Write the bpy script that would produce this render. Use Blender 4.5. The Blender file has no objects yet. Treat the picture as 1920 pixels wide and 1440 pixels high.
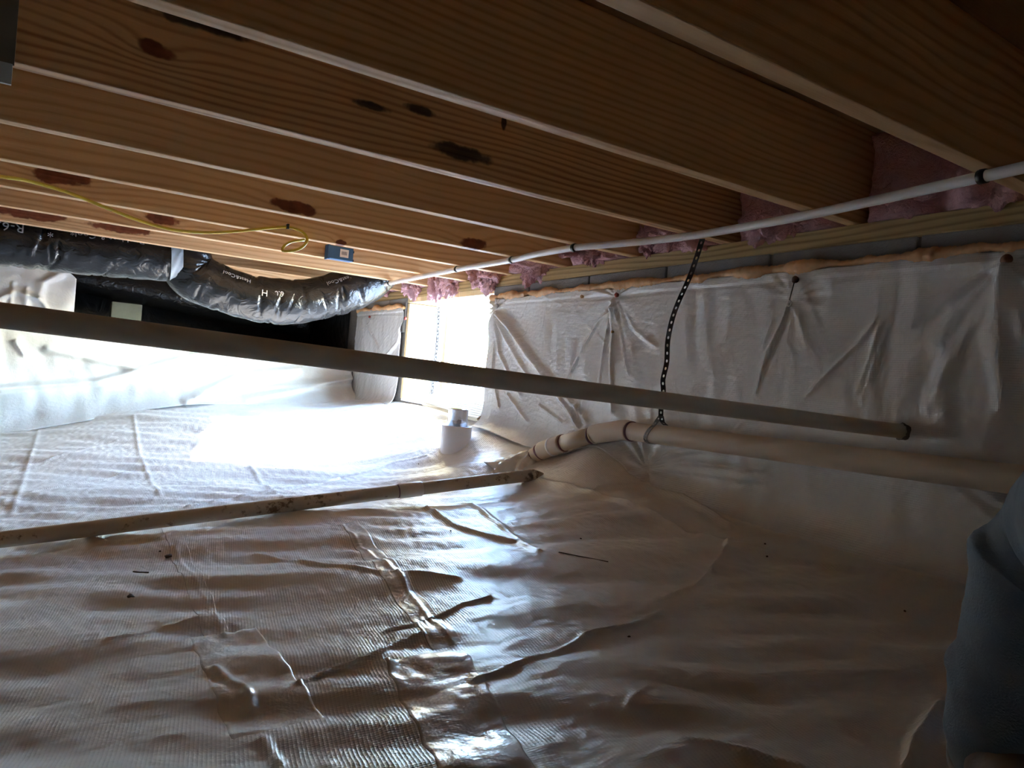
import bpy, bmesh, math, random
import numpy as np
from mathutils import Vector, Matrix

# ------------------------------------------------------------------ camera, sky, sun, exposure
SC = bpy.context.scene
COL = SC.collection
FPX, CX, CY = 1330.0, 960.0, 720.0            # focal length and centre for a 1920x1440 frame


def _cv(x, y):
    return np.array([x - CX, -(y - CY), -FPX])


_dx = _cv(3050, 880); _dx /= np.linalg.norm(_dx)          # joist direction (+X)
_dy = _cv(120, 637); _dy -= _dx * _dy.dot(_dx); _dy /= np.linalg.norm(_dy)   # block wall direction (+Y)
_dz = np.cross(_dx, _dy)
RW = np.array([_dx, _dy, _dz])                            # camera space -> world
cam = bpy.data.cameras.new('camera')
cam.sensor_fit = 'HORIZONTAL'; cam.sensor_width = 36.0
cam.lens = FPX / 1920 * 36.0
cam.clip_start = 0.02; cam.clip_end = 200
camo = bpy.data.objects.new('camera', cam); COL.objects.link(camo)
camo.matrix_world = Matrix([list(RW[i]) + [0.0] for i in range(3)] + [[0, 0, 0, 1]])
SC.camera = camo

SUN_DIR = Vector((-1.0, 0.32, -0.63)).normalized()
world = bpy.data.worlds.new('sky'); SC.world = world; world.use_nodes = True
wn = world.node_tree; wn.nodes.clear()
sky = wn.nodes.new('ShaderNodeTexSky'); sky.sky_type = 'NISHITA'; sky.sun_disc = False
sky.sun_elevation = math.asin(-SUN_DIR.z); sky.sun_rotation = math.atan2(-SUN_DIR.x, -SUN_DIR.y)
sky.altitude = 100; sky.dust_density = 0.15; sky.ozone_density = 3.0; sky.air_density = 1.2
bg = wn.nodes.new('ShaderNodeBackground'); bg.inputs['Strength'].default_value = 1.7
wo = wn.nodes.new('ShaderNodeOutputWorld')
wn.links.new(sky.outputs[0], bg.inputs[0]); wn.links.new(bg.outputs[0], wo.inputs[0])

sl = bpy.data.lights.new('sun', 'SUN'); sl.energy = 6.0; sl.angle = math.radians(0.6); sl.color = (1.0, 0.97, 0.93)
so = bpy.data.objects.new('sun_offscreen', sl); COL.objects.link(so)
so.rotation_euler = SUN_DIR.to_track_quat('-Z', 'Y').to_euler(); so.location = (8, 0, 5)

vs = SC.view_settings
vs.view_transform = 'Standard'; vs.look = 'None'; vs.gamma = 1.0; vs.use_curve_mapping = False
vs.exposure = 3.1
SC.cycles.max_bounces = 16; SC.cycles.diffuse_bounces = 14; SC.cycles.glossy_bounces = 5
SC.cycles.sample_clamp_indirect = 12.0
SC.cycles.caustics_reflective = False; SC.cycles.caustics_refractive = False

# ------------------------------------------------------------------ layout numbers (metres, camera eye = origin)
W = 1.65            # inner face of the block wall
ZJ = 0.451          # underside of the joists
ZT = ZJ + 0.235     # underside of the subfloor
YF = 4.60           # far wall
XL, YB, YE = -4.0, -2.4, 6.4
OY0, OY1 = 2.82, 3.80   # access opening in the block wall
OZ0 = -0.175


def jy(n):
    return 0.2546 + 0.4064 * n


def ray(px, py):
    return RW @ _cv(px, py)


def P(px, py, X=None, Y=None, Z=None, D=None):
    r = ray(px, py)
    if X is not None: t = X / r[0]
    elif Y is not None: t = Y / r[1]
    elif Z is not None: t = Z / r[2]
    else: t = D / FPX
    return Vector(r * t)


def rip(x, y, seed, n, w0, w1, ang=None, spread=math.pi):
    r = np.random.RandomState(seed); o = np.zeros_like(np.asarray(x, float))
    for i in range(n):
        a = r.uniform(0, math.pi) if ang is None else ang + r.uniform(-spread, spread)
        k = 2 * math.pi / (w0 * (w1 / w0) ** r.rand()); p = r.uniform(0, 6.28)
        o = o + np.sin(k * (x * math.cos(a) + y * math.sin(a)) + p + 0.8 * np.sin(0.31 * k * (x * math.sin(a) - y * math.cos(a)) + 2 * p))
    return o / math.sqrt(n)


def segdist(x, y, pts):
    d = np.full(np.shape(x), 9e9)
    for a, b in zip(pts[:-1], pts[1:]):
        ux, uy = b[0] - a[0], b[1] - a[1]; L = ux * ux + uy * uy + 1e-12
        t = np.clip(((x - a[0]) * ux + (y - a[1]) * uy) / L, 0, 1)
        d = np.minimum(d, np.hypot(x - a[0] - t * ux, y - a[1] - t * uy))
    return d


# floor heights: thin plate spline through measured spots
_cp = np.array([(-.1, 2.19, -.550), (1.45, 2.1, -.362), (.7, 2.15, -.458), (W, .69, -.342), (W, 1.28, -.326), (W, 1.72, -.288), (W, 2.3, -.255),
                (W, 2.7, -.215), (W, 3.3, -.20), (W, 3.8, -.20), (W, 4.6, -.23), (1.45, 2.69, -.352), (1.38, 3.3, -.34), (-.25, 4.6, -.485),
                (.61, 4.6, -.292), (1.51, 4.6, -.25), (.9, 3.5, -.40), (.3, 3.6, -.46), (.6, .6, -.45), (0, .8, -.52), (.3, 1.5, -.50),
                (-1.5, 2, -.62), (-3, 0, -.64), (-3, 4, -.62), (0, -2, -.55), (1.2, -1, -.42), (1.2, .6, -.405), (1.15, 1.3, -.405), (W, -1, -.37),
                (-2, 4.6, -.56), (-3.9, 6, -.6), (W, 6, -.25), (0, 6, -.4)])


def _tps(d):
    return np.where(d > 1e-9, d * d * np.log(np.maximum(d, 1e-9)), 0)


_n = len(_cp)
_A = np.zeros((_n + 3, _n + 3))
_A[:_n, :_n] = _tps(np.hypot(_cp[:, None, 0] - _cp[None, :, 0], _cp[:, None, 1] - _cp[None, :, 1])) + np.eye(_n) * 0.004
_A[:_n, _n] = 1; _A[:_n, _n + 1:] = _cp[:, :2]; _A[_n, :_n] = 1; _A[_n + 1:, :_n] = _cp[:, :2].T
_w = np.linalg.solve(_A, np.concatenate([_cp[:, 2], np.zeros(3)]))


def floor_base(x, y):
    x = np.asarray(x, float); y = np.asarray(y, float)
    z = _w[_n] + _w[_n + 1] * x + _w[_n + 2] * y
    for i in range(_n):
        z = z + _w[i] * _tps(np.hypot(x - _cp[i, 0], y - _cp[i, 1]))
    z = z + 0.085 * np.exp(-((x - 1.63) / .13) ** 2 - ((y - 1.93) / .17) ** 2)      # sheet heaped up under the drain fittings
    return z


def FP(px, py):
    z = -.45
    for _ in range(25):
        p = P(px, py, Z=z)
        z = 0.5 * z + 0.5 * float(floor_base(min(max(p.x, -4), W), min(max(p.y, -2), 6)))
    return p


# (pixel polyline, half width, height)
CREASES = [
    ([(1370, 1008), (1355, 1040), (1325, 1075), (1300, 1102), (1225, 1130)], .0045, .0055),
    ([(1240, 1150), (1180, 1172), (1100, 1185), (1080, 1200), (1030, 1225), (990, 1245), (940, 1265), (890, 1283)], .0055, .008),
    ([(920, 1120), (870, 1130), (820, 1155), (780, 1170), (725, 1182)], .005, .007),
    ([(790, 1190), (740, 1210), (690, 1240), (620, 1258), (560, 1285)], .005, .007),
    ([(480, 1035), (600, 1062), (720, 1080), (860, 1086)], .008, .006),
    ([(350, 950), (500, 925), (640, 895), (690, 885), (740, 868), (800, 855)], .006, .008),
    ([(640, 985), (700, 1040), (750, 1085), (800, 1150), (860, 1208)], .006, .002),
    ([(330, 1030), (360, 1085), (390, 1135), (425, 1190)], .006, .0015),
    ([(490, 1385), (520, 1440)], .005, .006),
    ([(250, 780), (262, 850), (300, 930)], .008, .003),
    ([(440, 830), (480, 890), (540, 940)], .008, .003),
    ([(75, 800), (50, 880), (20, 965)], .009, .003),
    ([(0, 880), (80, 865), (220, 825)], .007, .004),
    ([(60, 925), (160, 905), (240, 885)], .006, .004),
    ([(1010, 903), (1100, 922), (1200, 957), (1300, 1000), (1400, 1035), (1600, 1072), (1800, 1103)], .010, .012),
    ([(1120, 918), (1200, 914), (1280, 935), (1370, 985)], .012, .014),
    ([(870, 940), (960, 1000), (1010, 1040)], .008, .007),
    ([(1280, 1385), (1360, 1405), (1500, 1440)], .006, .005),
    ([(1770, 1318), (1735, 1370), (1710, 1400), (1705, 1440)], .007, .016),
    ([(340, 1170), (400, 1152), (290, 1182), (200, 1205)], .004, .004),
    ([(160, 1010), (200, 1020), (300, 1015), (330, 1003)], .008, .010),
    ([(400, 1255), (460, 1300), (470, 1330)], .008, .006),
    ([(1165, 1340), (1190, 1310), (1215, 1290)], .004, .004),
    ([(800, 955), (850, 985), (900, 1000), (960, 1012)], .010, .010),
]
_CW = [([(FP(*q).x, FP(*q).y) for q in c], w, h) for c, w, h in CREASES]
_tent = [FP(705, 1085), FP(860, 940), FP(850, 1010), FP(640, 1110), FP(1020, 980), FP(1000, 1250)]


def floor_z(x, y, fine=True):
    x = np.asarray(x, float); y = np.asarray(y, float)
    z = floor_base(x, y)
    nearw = np.clip((W - x) / .25, 0.15, 1)
    z = z + nearw * (0.0060 * rip(x, y, 3, 7, .28, .7, math.pi / 2 - .45, .35) + 0.0026 * rip(x, y, 5, 9, .09, .2, math.pi / 2 - .45, .5))
    if fine:
        z = z + 0.0006 * rip(x, y, 8, 12, .025, .07)
        for pts, w, h in _CW:
            xs = [p[0] for p in pts]; ys = [p[1] for p in pts]; m = 5 * w
            msk = (x > min(xs) - m) & (x < max(xs) + m) & (y > min(ys) - m) & (y < max(ys) + m)
            if np.ndim(x) == 0:
                if msk: z = z + h * math.exp(-(float(segdist(x, y, pts)) / w) ** 2)
            elif msk.any():
                d = segdist(x[msk], y[msk], pts)
                z[msk] += h * np.exp(-(d / w) ** 2)
    return z


def fz(x, y):
    return float(floor_z(np.float64(x), np.float64(y)))


# ------------------------------------------------------------------ helpers
def tag(o, label=None, cat=None, group=None, kind=None):
    if label: o['label'] = label
    if cat: o['category'] = cat
    if group: o['group'] = group
    if kind: o['kind'] = kind
    return o


def link(name, me, mat=None, parent=None):
    o = bpy.data.objects.new(name, me); COL.objects.link(o)
    if mat is not None and me is not None: me.materials.append(mat)
    if parent is not None: o.parent = parent
    return o


def empty(name, loc=(0, 0, 0)):
    o = bpy.data.objects.new(name, None); COL.objects.link(o); o.location = loc; o.empty_display_size = .05
    return o


def obj(name, verts, faces, mat, parent=None, smooth=True, origin=None):
    me = bpy.data.meshes.new(name)
    v = np.asarray([tuple(q) for q in verts] if not isinstance(verts, np.ndarray) else verts, float)
    off = np.zeros(3)
    if parent is not None: off = -np.array(parent.matrix_world.translation if parent.parent is None else parent.location)
    if parent is not None:
        t = Vector((0, 0, 0)); q = parent
        while q is not None: t = t + q.location; q = q.parent
        off = -np.array(t)
    me.from_pydata((v + off).tolist(), [], [tuple(int(i) for i in f) for f in faces])
    if smooth: me.polygons.foreach_set('use_smooth', [True] * len(me.polygons))
    me.update()
    return link(name, me, mat, parent)


def gridmesh(name, V, mat, parent=None, flip=False):
    """V: (rows, cols, 3) array"""
    r, c = V.shape[:2]
    i = np.arange(r * c).reshape(r, c)
    q = np.stack([i[:-1, :-1], i[:-1, 1:], i[1:, 1:], i[1:, :-1]], -1).reshape(-1, 4)
    if flip: q = q[:, ::-1]
    me = bpy.data.meshes.new(name)
    me.vertices.add(r * c); me.vertices.foreach_set('co', np.ascontiguousarray(V, dtype=np.float32).ravel())
    me.loops.add(q.size); me.loops.foreach_set('vertex_index', np.ascontiguousarray(q, dtype=np.int32).ravel())
    me.polygons.add(len(q)); me.polygons.foreach_set('loop_start', np.arange(0, q.size, 4, dtype=np.int32))
    me.polygons.foreach_set('use_smooth', np.ones(len(q), dtype=bool))
    me.update(calc_edges=True); me.validate()
    return link(name, me, mat, parent)


def box(name, lo, hi, mat, parent=None, bevel=0.0, M=None):
    bm = bmesh.new()
    bmesh.ops.create_cube(bm, size=1)
    lo = Vector(lo); hi = Vector(hi)
    for v in bm.verts: v.co = Vector(((v.co.x + .5) * (hi.x - lo.x) + lo.x, (v.co.y + .5) * (hi.y - lo.y) + lo.y, (v.co.z + .5) * (hi.z - lo.z) + lo.z))
    if bevel > 0: bmesh.ops.bevel(bm, geom=list(bm.edges), offset=bevel, segments=2, profile=.6, affect='EDGES')
    if M is not None: bm.transform(M)
    t = Vector((0, 0, 0)); q = parent
    while q is not None: t = t + q.location; q = q.parent
    for v in bm.verts: v.co -= t
    me = bpy.data.meshes.new(name); bm.to_mesh(me); bm.free()
    return link(name, me, mat, parent)


def resample(pts, step):
    """Catmull-Rom through pts, spaced about step"""
    pts = [Vector(p) for p in pts]
    q = [2 * pts[0] - pts[1]] + pts + [2 * pts[-1] - pts[-2]]
    out = []
    for i in range(1, len(q) - 2):
        p0, p1, p2, p3 = q[i - 1:i + 3]
        n = max(1, int(math.ceil((p2 - p1).length / step)))
        for k in range(n):
            t = k / n
            out.append(.5 * ((2 * p1) + (p2 - p0) * t + (2 * p0 - 5 * p1 + 4 * p2 - p3) * t * t + (3 * p1 - p0 - 3 * p2 + p3) * t ** 3))
    out.append(pts[-1])
    return out


def frames(pts, up=Vector((0, 0, 1))):
    T = []
    for i in range(len(pts)):
        a = pts[max(i - 1, 0)]; b = pts[min(i + 1, len(pts) - 1)]
        T.append((b - a).normalized())
    n = up - T[0] * up.dot(T[0])
    if n.length < 1e-4: n = Vector((1, 0, 0)) - T[0] * T[0].x
    n.normalize(); fr = []
    for t in T:
        n = (n - t * n.dot(t)).normalized()
        fr.append((t, n, t.cross(n)))
    return fr


def tube_vf(pts, rad, seg=20, cap=True, fn=None):
    fr = frames(pts); V = []; F = []
    for i, p in enumerate(pts):
        r = rad[i] if hasattr(rad, '__len__') else rad
        for k in range(seg):
            a = 2 * math.pi * k / seg
            rr = r + (fn(i, a) if fn else 0)
            V.append(p + fr[i][1] * (rr * math.cos(a)) + fr[i][2] * (rr * math.sin(a)))
    for i in range(len(pts) - 1):
        for k in range(seg):
            k2 = (k + 1) % seg
            F.append((i * seg + k, i * seg + k2, (i + 1) * seg + k2, (i + 1) * seg + k))
    if cap:
        F.append(tuple(range(seg))[::-1]); F.append(tuple((len(pts) - 1) * seg + k for k in range(seg)))
    return V, F


def tube(name, pts, rad, mat, parent=None, seg=20, cap=True, fn=None):
    V, F = tube_vf([Vector(p) for p in pts], rad, seg, cap, fn)
    return obj(name, V, F, mat, parent)


# ------------------------------------------------------------------ materials
class NT:
    def __init__(self, name):
        self.m = bpy.data.materials.new(name); self.m.use_nodes = True
        self.t = self.m.node_tree; self.b = self.t.nodes['Principled BSDF']; self.c = None

    def n(self, typ, **k):
        x = self.t.nodes.new(typ)
        for a, b in k.items(): setattr(x, a, b)
        return x

    def put(self, sock, v):
        if hasattr(v, 'is_output'): self.t.links.new(v, sock)
        else: sock.default_value = v

    def math(self, op, a, b=None, c=None):
        x = self.n('ShaderNodeMath', operation=op)
        for i, v in enumerate((a, b, c)):
            if v is not None: self.put(x.inputs[i], v)
        return x.outputs[0]

    def xyz(self):
        if self.c is None:
            tc = self.n('ShaderNodeTexCoord'); self.co = tc.outputs['Object']
            s = self.n('ShaderNodeSeparateXYZ'); self.t.links.new(self.co, s.inputs[0]); self.c = s.outputs
        return self.c

    def vec(self, x, y, z):
        s = self.n('ShaderNodeCombineXYZ')
        for i, v in enumerate((x, y, z)): self.put(s.inputs[i], v)
        return s.outputs[0]

    def noise(self, scale, detail=3, vec=None, rough=.5, dist=0):
        self.xyz(); x = self.n('ShaderNodeTexNoise')
        self.put(x.inputs['Vector'], vec if vec is not None else self.co)
        x.inputs['Scale'].default_value = scale; x.inputs['Detail'].default_value = detail
        x.inputs['Roughness'].default_value = rough; x.inputs['Distortion'].default_value = dist
        return x.outputs['Fac']

    def ramp(self, fac, stops):
        x = self.n('ShaderNodeValToRGB'); e = x.color_ramp.elements
        while len(e) < len(stops): e.new(.5)
        for i, (p, c) in enumerate(stops):
            e[i].position = p; e[i].color = (*c, 1) if len(c) == 3 else c
        self.put(x.inputs[0], fac); return x.outputs[0]

    def mix(self, fac, a, b):
        x = self.n('ShaderNodeMix', data_type='RGBA')
        self.put(x.inputs[0], fac)
        for s, v in ((x.inputs[6], a), (x.inputs[7], b)):
            self.put(s, v if hasattr(v, 'is_output') else (*v, 1))
        return x.outputs[2]

    def sstep(self, v, a, b):
        x = self.n('ShaderNodeMapRange', interpolation_type='SMOOTHSTEP')
        self.put(x.inputs[0], v); x.inputs[1].default_value = a; x.inputs[2].default_value = b
        return x.outputs[0]

    def bump(self, h, dist, strength=1.0, prev=None):
        x = self.n('ShaderNodeBump'); x.inputs['Distance'].default_value = dist; x.inputs['Strength'].default_value = strength
        self.put(x.inputs['Height'], h)
        if prev is not None: self.t.links.new(prev, x.inputs['Normal'])
        self.t.links.new(x.outputs[0], self.b.inputs['Normal']); return x.outputs[0]

    def base(self, c):
        self.put(self.b.inputs['Base Color'], c if hasattr(c, 'is_output') else (*c, 1))

    def set(self, rough=None, metal=None, spec=None, coat=None, trans=None, sub=None):
        B = self.b.inputs
        if rough is not None: self.put(B['Roughness'], rough)
        if metal is not None: B['Metallic'].default_value = metal
        if spec is not None: B['Specular IOR Level'].default_value = spec
        if coat is not None: B['Coat Weight'].default_value = coat; B['Coat Roughness'].default_value = .12
        return self


def plain(name, col, rough=.5, metal=0, var=.15, scale=30, bump=0.0, spec=None):
    m = NT(name); f = m.noise(scale, 4)
    lo = tuple(c * (1 - var) for c in col); hi = tuple(min(1, c * (1 + var)) for c in col)
    m.base(m.mix(f, lo, hi)); m.set(rough=rough, metal=metal, spec=spec)
    if bump: m.bump(f, bump)
    return m.m


def liner(name, axes, ang=0.0, pitch=.0042, col=(.75, .73, .70), weave=.00022, rough=.28, dirt=.075, crinkle=.0012):
    m = NT(name); c = m.xyz(); a, b = c[axes[0]], c[axes[1]]
    ca, sa = math.cos(ang), math.sin(ang)
    u = m.math('ADD', m.math('MULTIPLY', a, ca), m.math('MULTIPLY', b, sa))
    v = m.math('SUBTRACT', m.math('MULTIPLY', b, ca), m.math('MULTIPLY', a, sa))
    k = 2 * math.pi / pitch
    w1 = m.math('SINE', m.math('MULTIPLY', u, k)); w2 = m.math('SINE', m.math('MULTIPLY', v, k * .8))
    wv = m.math('ADD', m.math('MAXIMUM', w1, w2), m.math('MULTIPLY', m.math('MULTIPLY', w1, w2), .5))
    # long faint scrim streaks and wear
    st = m.noise(1.0, 3, m.vec(m.math('MULTIPLY', u, 160), m.math('MULTIPLY', v, 4), 0.0))
    big = m.noise(1.6, 4); blot = m.noise(9, 5, rough=.65)
    d = m.math('MULTIPLY', m.sstep(m.math('ADD', big, m.math('MULTIPLY', blot, .5)), .62, .95), dirt * 2.2)
    d = m.math('ADD', d, m.math('MULTIPLY', m.sstep(st, .5, .8), dirt * .5))
    m.base(m.mix(d, col, (.46, .38, .29)))
    m.set(rough=m.math('ADD', rough, m.math('MULTIPLY', blot, .12)), spec=.85)
    n1 = m.bump(wv, weave, 1.0)
    n2 = m.bump(m.math('ADD', m.noise(55, 3), m.math('MULTIPLY', m.noise(16, 4, dist=2.5), 1.5)), crinkle, 1.0, n1)
    return m.m


def wood(name, light=(.64, .43, .24), dark=(.40, .185, .070), seed=0, along=0, ring=26, knots=(), rough=.6, stain=()):
    """grain runs along the axis `along`; knots: (a, z, ra, rz) in object space on the along/z plane"""
    m = NT(name); c = m.xyz(); s = seed * 7.31
    o = [i for i in range(3) if i != along]
    A = c[along]; B = c[o[0]]; Cc = c[o[1]]
    low = m.noise(1.0, 2, m.vec(m.math('MULTIPLY_ADD', A, 1.1, s), m.math('MULTIPLY_ADD', B, 2.5, s), m.math('MULTIPLY', Cc, 4.5)))
    g = m.math('ADD', m.math('MULTIPLY', Cc, ring), m.math('MULTIPLY', B, ring * .55))
    g = m.math('ADD', g, m.math('MULTIPLY', low, 5.0))
    kd = None
    for (ka, kz, ra, rz) in knots:
        dx = m.math('DIVIDE', m.math('SUBTRACT', A, ka), ra); dz = m.math('DIVIDE', m.math('SUBTRACT', c[2], kz), rz)
        r2 = m.math('ADD', m.math('MULTIPLY', dx, dx), m.math('MULTIPLY', dz, dz))
        g = m.math('ADD', g, m.math('MULTIPLY', m.math('EXPONENT', m.math('MULTIPLY', r2, -.30)), 1.3))
        rn = m.math('ADD', r2, m.math('MULTIPLY', m.math('SUBTRACT', m.noise(17, 3, rough=.6), .5), 3.0))
        k = m.sstep(rn, 1.15, .55)
        kd = k if kd is None else m.math('MAXIMUM', kd, k)
    sw = m.math('MULTIPLY_ADD', m.math('SINE', m.math('MULTIPLY', g, 6.283)), .5, .5)
    sw = m.math('POWER', sw, 1.8)
    fib = m.noise(1.0, 3, m.vec(m.math('MULTIPLY_ADD', A, 3, s), m.math('MULTIPLY', B, 240), m.math('MULTIPLY', Cc, 240)))
    tone = m.noise(1.0, 2, m.vec(m.math('MULTIPLY_ADD', A, .9, -s), m.math('MULTIPLY', B, 3), m.math('MULTIPLY', Cc, 9)))
    f = m.math('ADD', m.math('MULTIPLY', sw, .62), m.math('MULTIPLY', m.math('SUBTRACT', fib, .5), .5))
    f = m.math('ADD', f, m.math('MULTIPLY', m.math('SUBTRACT', tone, .45), .9))
    colr = m.mix(m.sstep(f, 0.0, 1.0), light, dark)
    if kd is not None:
        colr = m.mix(kd, colr, m.mix(m.noise(38, 3), (.30, .085, .035), (.05, .015, .008)))
    for (ka, kz, ra, rz) in stain:
        dx = m.math('DIVIDE', m.math('SUBTRACT', A, ka), ra); dz = m.math('DIVIDE', m.math('SUBTRACT', c[2], kz), rz)
        r2 = m.math('ADD', m.math('MULTIPLY', dx, dx), m.math('MULTIPLY', dz, dz))
        rn = m.math('ADD', r2, m.math('MULTIPLY', m.math('SUBTRACT', m.noise(30, 3), .5), 2.2))
        colr = m.mix(m.math('MULTIPLY', m.sstep(rn, 1.1, .3), .93), colr, (.022, .016, .012))
    m.base(colr); m.set(rough=rough, spec=.3)
    m.bump(m.math('ADD', sw, fib), .0006)
    return m.m


_q0, _q1 = FP(718, 1248), FP(820, 1440)
WANG = math.atan2(_q1.y - _q0.y, _q1.x - _q0.x)
M_FLOOR = liner('floor_liner_poly', (0, 1), WANG)
M_WLIN = liner('wall_liner_poly', (1, 2), 0.0, col=(.73, .735, .74), weave=.00026, rough=.19, dirt=.05, crinkle=.0013)
M_FLIN = liner('far_liner_poly', (0, 2), 0.0, col=(.74, .735, .72), weave=.00012, rough=.38, dirt=.08)
M_TAPE = liner('liner_tape', (0, 1), WANG, col=(.75, .73, .70), weave=.00003, rough=.2, dirt=.06)
M_PVC = plain('aged_pvc', (.64, .555, .45), .34, var=.05, scale=6, bump=.0003)
M_PVC2 = plain('aged_pvc_dusty', (.70, .605, .49), .42, var=.08, scale=9, bump=.0004)
M_PEX = plain('white_pex', (.82, .82, .84), .3, var=.03)
M_PRIMER = plain('purple_primer', (.16, .055, .075), .45, var=.3, scale=80)
M_PVCW = plain('white_pvc', (.84, .84, .86), .35, var=.03)
M_BLACK = plain('black_plastic', (.012, .012, .013), .4, var=.3)
M_STRAP = plain('galvanised_strap', (.085, .08, .08), .45, metal=.6, var=.3, scale=60)
M_BLOCK = NT('concrete_block'); _f = M_BLOCK.noise(160, 6, rough=.75); _f2 = M_BLOCK.noise(14, 4)
M_BLOCK.base(M_BLOCK.mix(_f2, (.25, .25, .245), (.40, .40, .39))); M_BLOCK.set(rough=.95, spec=.15); M_BLOCK.bump(_f, .006); M_BLOCK = M_BLOCK.m
M_MORTAR = plain('mortar', (.22, .20, .18), .95, var=.3, scale=80, bump=.003)
M_FOAM = plain('spray_foam', (.72, .43, .22), .6, var=.3, scale=45, bump=.002)
M_PINK = NT('pink_fibreglass'); _f = M_PINK.noise(26, 6, rough=.7, dist=1.2); _f2 = M_PINK.noise(220, 3)
M_PINK.base(M_PINK.mix(_f, (.72, .36, .40), (.95, .66, .70))); M_PINK.set(rough=.95, spec=.1)
M_PINK.bump(M_PINK.math('ADD', _f, M_PINK.math('MULTIPLY', _f2, .3)), .02); M_PINK = M_PINK.m
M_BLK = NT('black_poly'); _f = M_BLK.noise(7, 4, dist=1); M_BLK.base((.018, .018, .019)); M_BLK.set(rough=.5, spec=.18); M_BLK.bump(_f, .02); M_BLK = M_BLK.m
M_DUCT = NT('duct_jacket'); _f = M_DUCT.noise(18, 4, dist=2.0)
M_DUCT.base((.012, .0125, .014)); M_DUCT.set(rough=.24, spec=.65); M_DUCT.bump(_f, .006); M_DUCT = M_DUCT.m
M_PRINT = plain('white_print', (.62, .62, .64), .4, var=.05)
M_DTAPE = plain('grey_duct_tape', (.42, .50, .58), .4, var=.12, scale=50, bump=.001)
M_YEL = plain('yellow_jacket', (.66, .50, .05), .35, var=.06)
M_BLUE = plain('blue_plastic', (.035, .13, .27), .45, var=.1)
M_LABEL = plain('white_label', (.85, .80, .76), .6, var=.04)
M_INK = plain('black_ink', (.02, .02, .02), .7, var=.1)
M_FOIL = plain('foil', (.78, .78, .8), .22, metal=.85, var=.1, scale=20, bump=.01)
M_YPAPER = plain('yellow_paper', (.62, .50, .06), .7, var=.2, scale=40)
M_GREYMETAL = plain('grey_metal', (.42, .44, .46), .5, metal=.2, var=.12, scale=50)
M_RUST = plain('rusty_metal', (.16, .075, .045), .7, metal=.3, var=.4, scale=90)
M_CHAIN = plain('dark_chain', (.05, .045, .045), .5, metal=.6, var=.3)
M_DIRT = plain('dry_dirt', (.12, .085, .06), .95, var=.4, scale=200, bump=.004)
M_GROUND = plain('outdoor_ground', (.42, .42, .40), .95, var=.3, scale=6, bump=.03)
M_SUB = wood('subfloor_plywood', (.42, .27, .14), (.28, .15, .065), 40, 0, 7)
M_SILL = wood('treated_sill', (.46, .33, .155), (.20, .13, .05), 21, 1, 55)
M_RIM = wood('rim_board', (.45, .27, .13), (.3, .14, .05), 22, 1, 30)
M_JAMB = wood('pale_jamb', (.78, .62, .36), (.60, .42, .20), 23, 2, 60)
M_POST = wood('fir_post', (.68, .42, .20), (.50, .25, .10), 24, 2, 60)
M_BOARD = wood('weathered_board', (.66, .58, .42), (.42, .33, .2), 25, 1, 70)
M_SPLINT = wood('splintered_wood', (.55, .33, .18), (.3, .14, .06), 26, 1, 90)
# ------------------------------------------------------------------ room shell
# floor sheet
xs = np.concatenate([np.arange(XL - .05, -1.1, .06), np.arange(-1.1, W + .03, .0062)])
ys = np.concatenate([np.arange(YB - .05, .30, .06), np.arange(.30, 3.0, .0062), np.arange(3.0, YF + .06, .011)])
GX, GY = np.meshgrid(xs, ys)
GZ = floor_z(GX, GY)
floor = gridmesh('floor', np.stack([GX, GY, GZ], -1), M_FLOOR)
tag(floor, 'glossy wrinkled white plastic vapour barrier covering the crawl space floor', 'floor', kind='structure')


def floor_patch(name, quad, mat, lift=.0010, n=48, corner=None):
    q = [FP(*p) for p in quad]
    u = np.linspace(0, 1, n); U, Vv = np.meshgrid(u, u)
    X = (1 - U) * (1 - Vv) * q[0].x + U * (1 - Vv) * q[1].x + U * Vv * q[2].x + (1 - U) * Vv * q[3].x
    Y = (1 - U) * (1 - Vv) * q[0].y + U * (1 - Vv) * q[1].y + U * Vv * q[2].y + (1 - U) * Vv * q[3].y
    X = X + .0016 * np.sin(31 * Vv + 3 * U); Y = Y + .0016 * np.sin(27 * U + 5 * Vv)
    ed = np.minimum(np.minimum(U, 1 - U), np.minimum(Vv, 1 - Vv))
    Z = floor_z(X, Y) + lift + .0004 * (1 + rip(X, Y, len(name) + int(quad[0][0]), 8, .04, .12))
    Z = Z - np.where(ed < 1e-6, lift + .0006, 0)
    if corner is not None: Z = Z + .012 * np.exp(-((U - corner[0]) ** 2 + (Vv - corner[1]) ** 2) / .006)
    o = gridmesh(name, np.stack([X, Y, Z], -1), mat, floor)
    return o


tag(floor_patch('tape_patch', [(355, 1193), (482, 1174), (608, 1338), (436, 1392)], M_TAPE), 'square patch of clear repair tape')
tag(floor_patch('seam_tape', [(718, 1247), (865, 1213), (1012, 1452), (826, 1452)], M_TAPE, corner=(0.02, .05)), 'smooth strip of seam tape')
tag(floor_patch('seam_tape', [(640, 985), (668, 975), (868, 1200), (812, 1213)], M_TAPE, .0008), 'bright narrow seam tape')
floor_patch('seam_tape', [(300, 990), (330, 985), (428, 1180), (384, 1192)], M_FLOOR, .0008)

# ceiling: subfloor sheets
ceil = empty('ceiling', (0, 0, ZT)); tag(ceil, 'plywood subfloor above the joists', 'ceiling', kind='structure')
for k in range(4):
    y0 = YB - .2 + k * 2.25
    for x0, x1 in ((XL - .2, -1.2), (-1.196, 1.84)):
        box('subfloor_panel', (x0, y0, ZT), (x1, y0 + 2.246, ZT + .018), M_SUB, ceil)
box('backing', (XL - .25, YB - .25, ZT + .018), (1.84, YE + .25, ZT + .04), M_SUB, ceil)

# right wall: core with the access opening, top course blocks
bm = bmesh.new()


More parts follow.
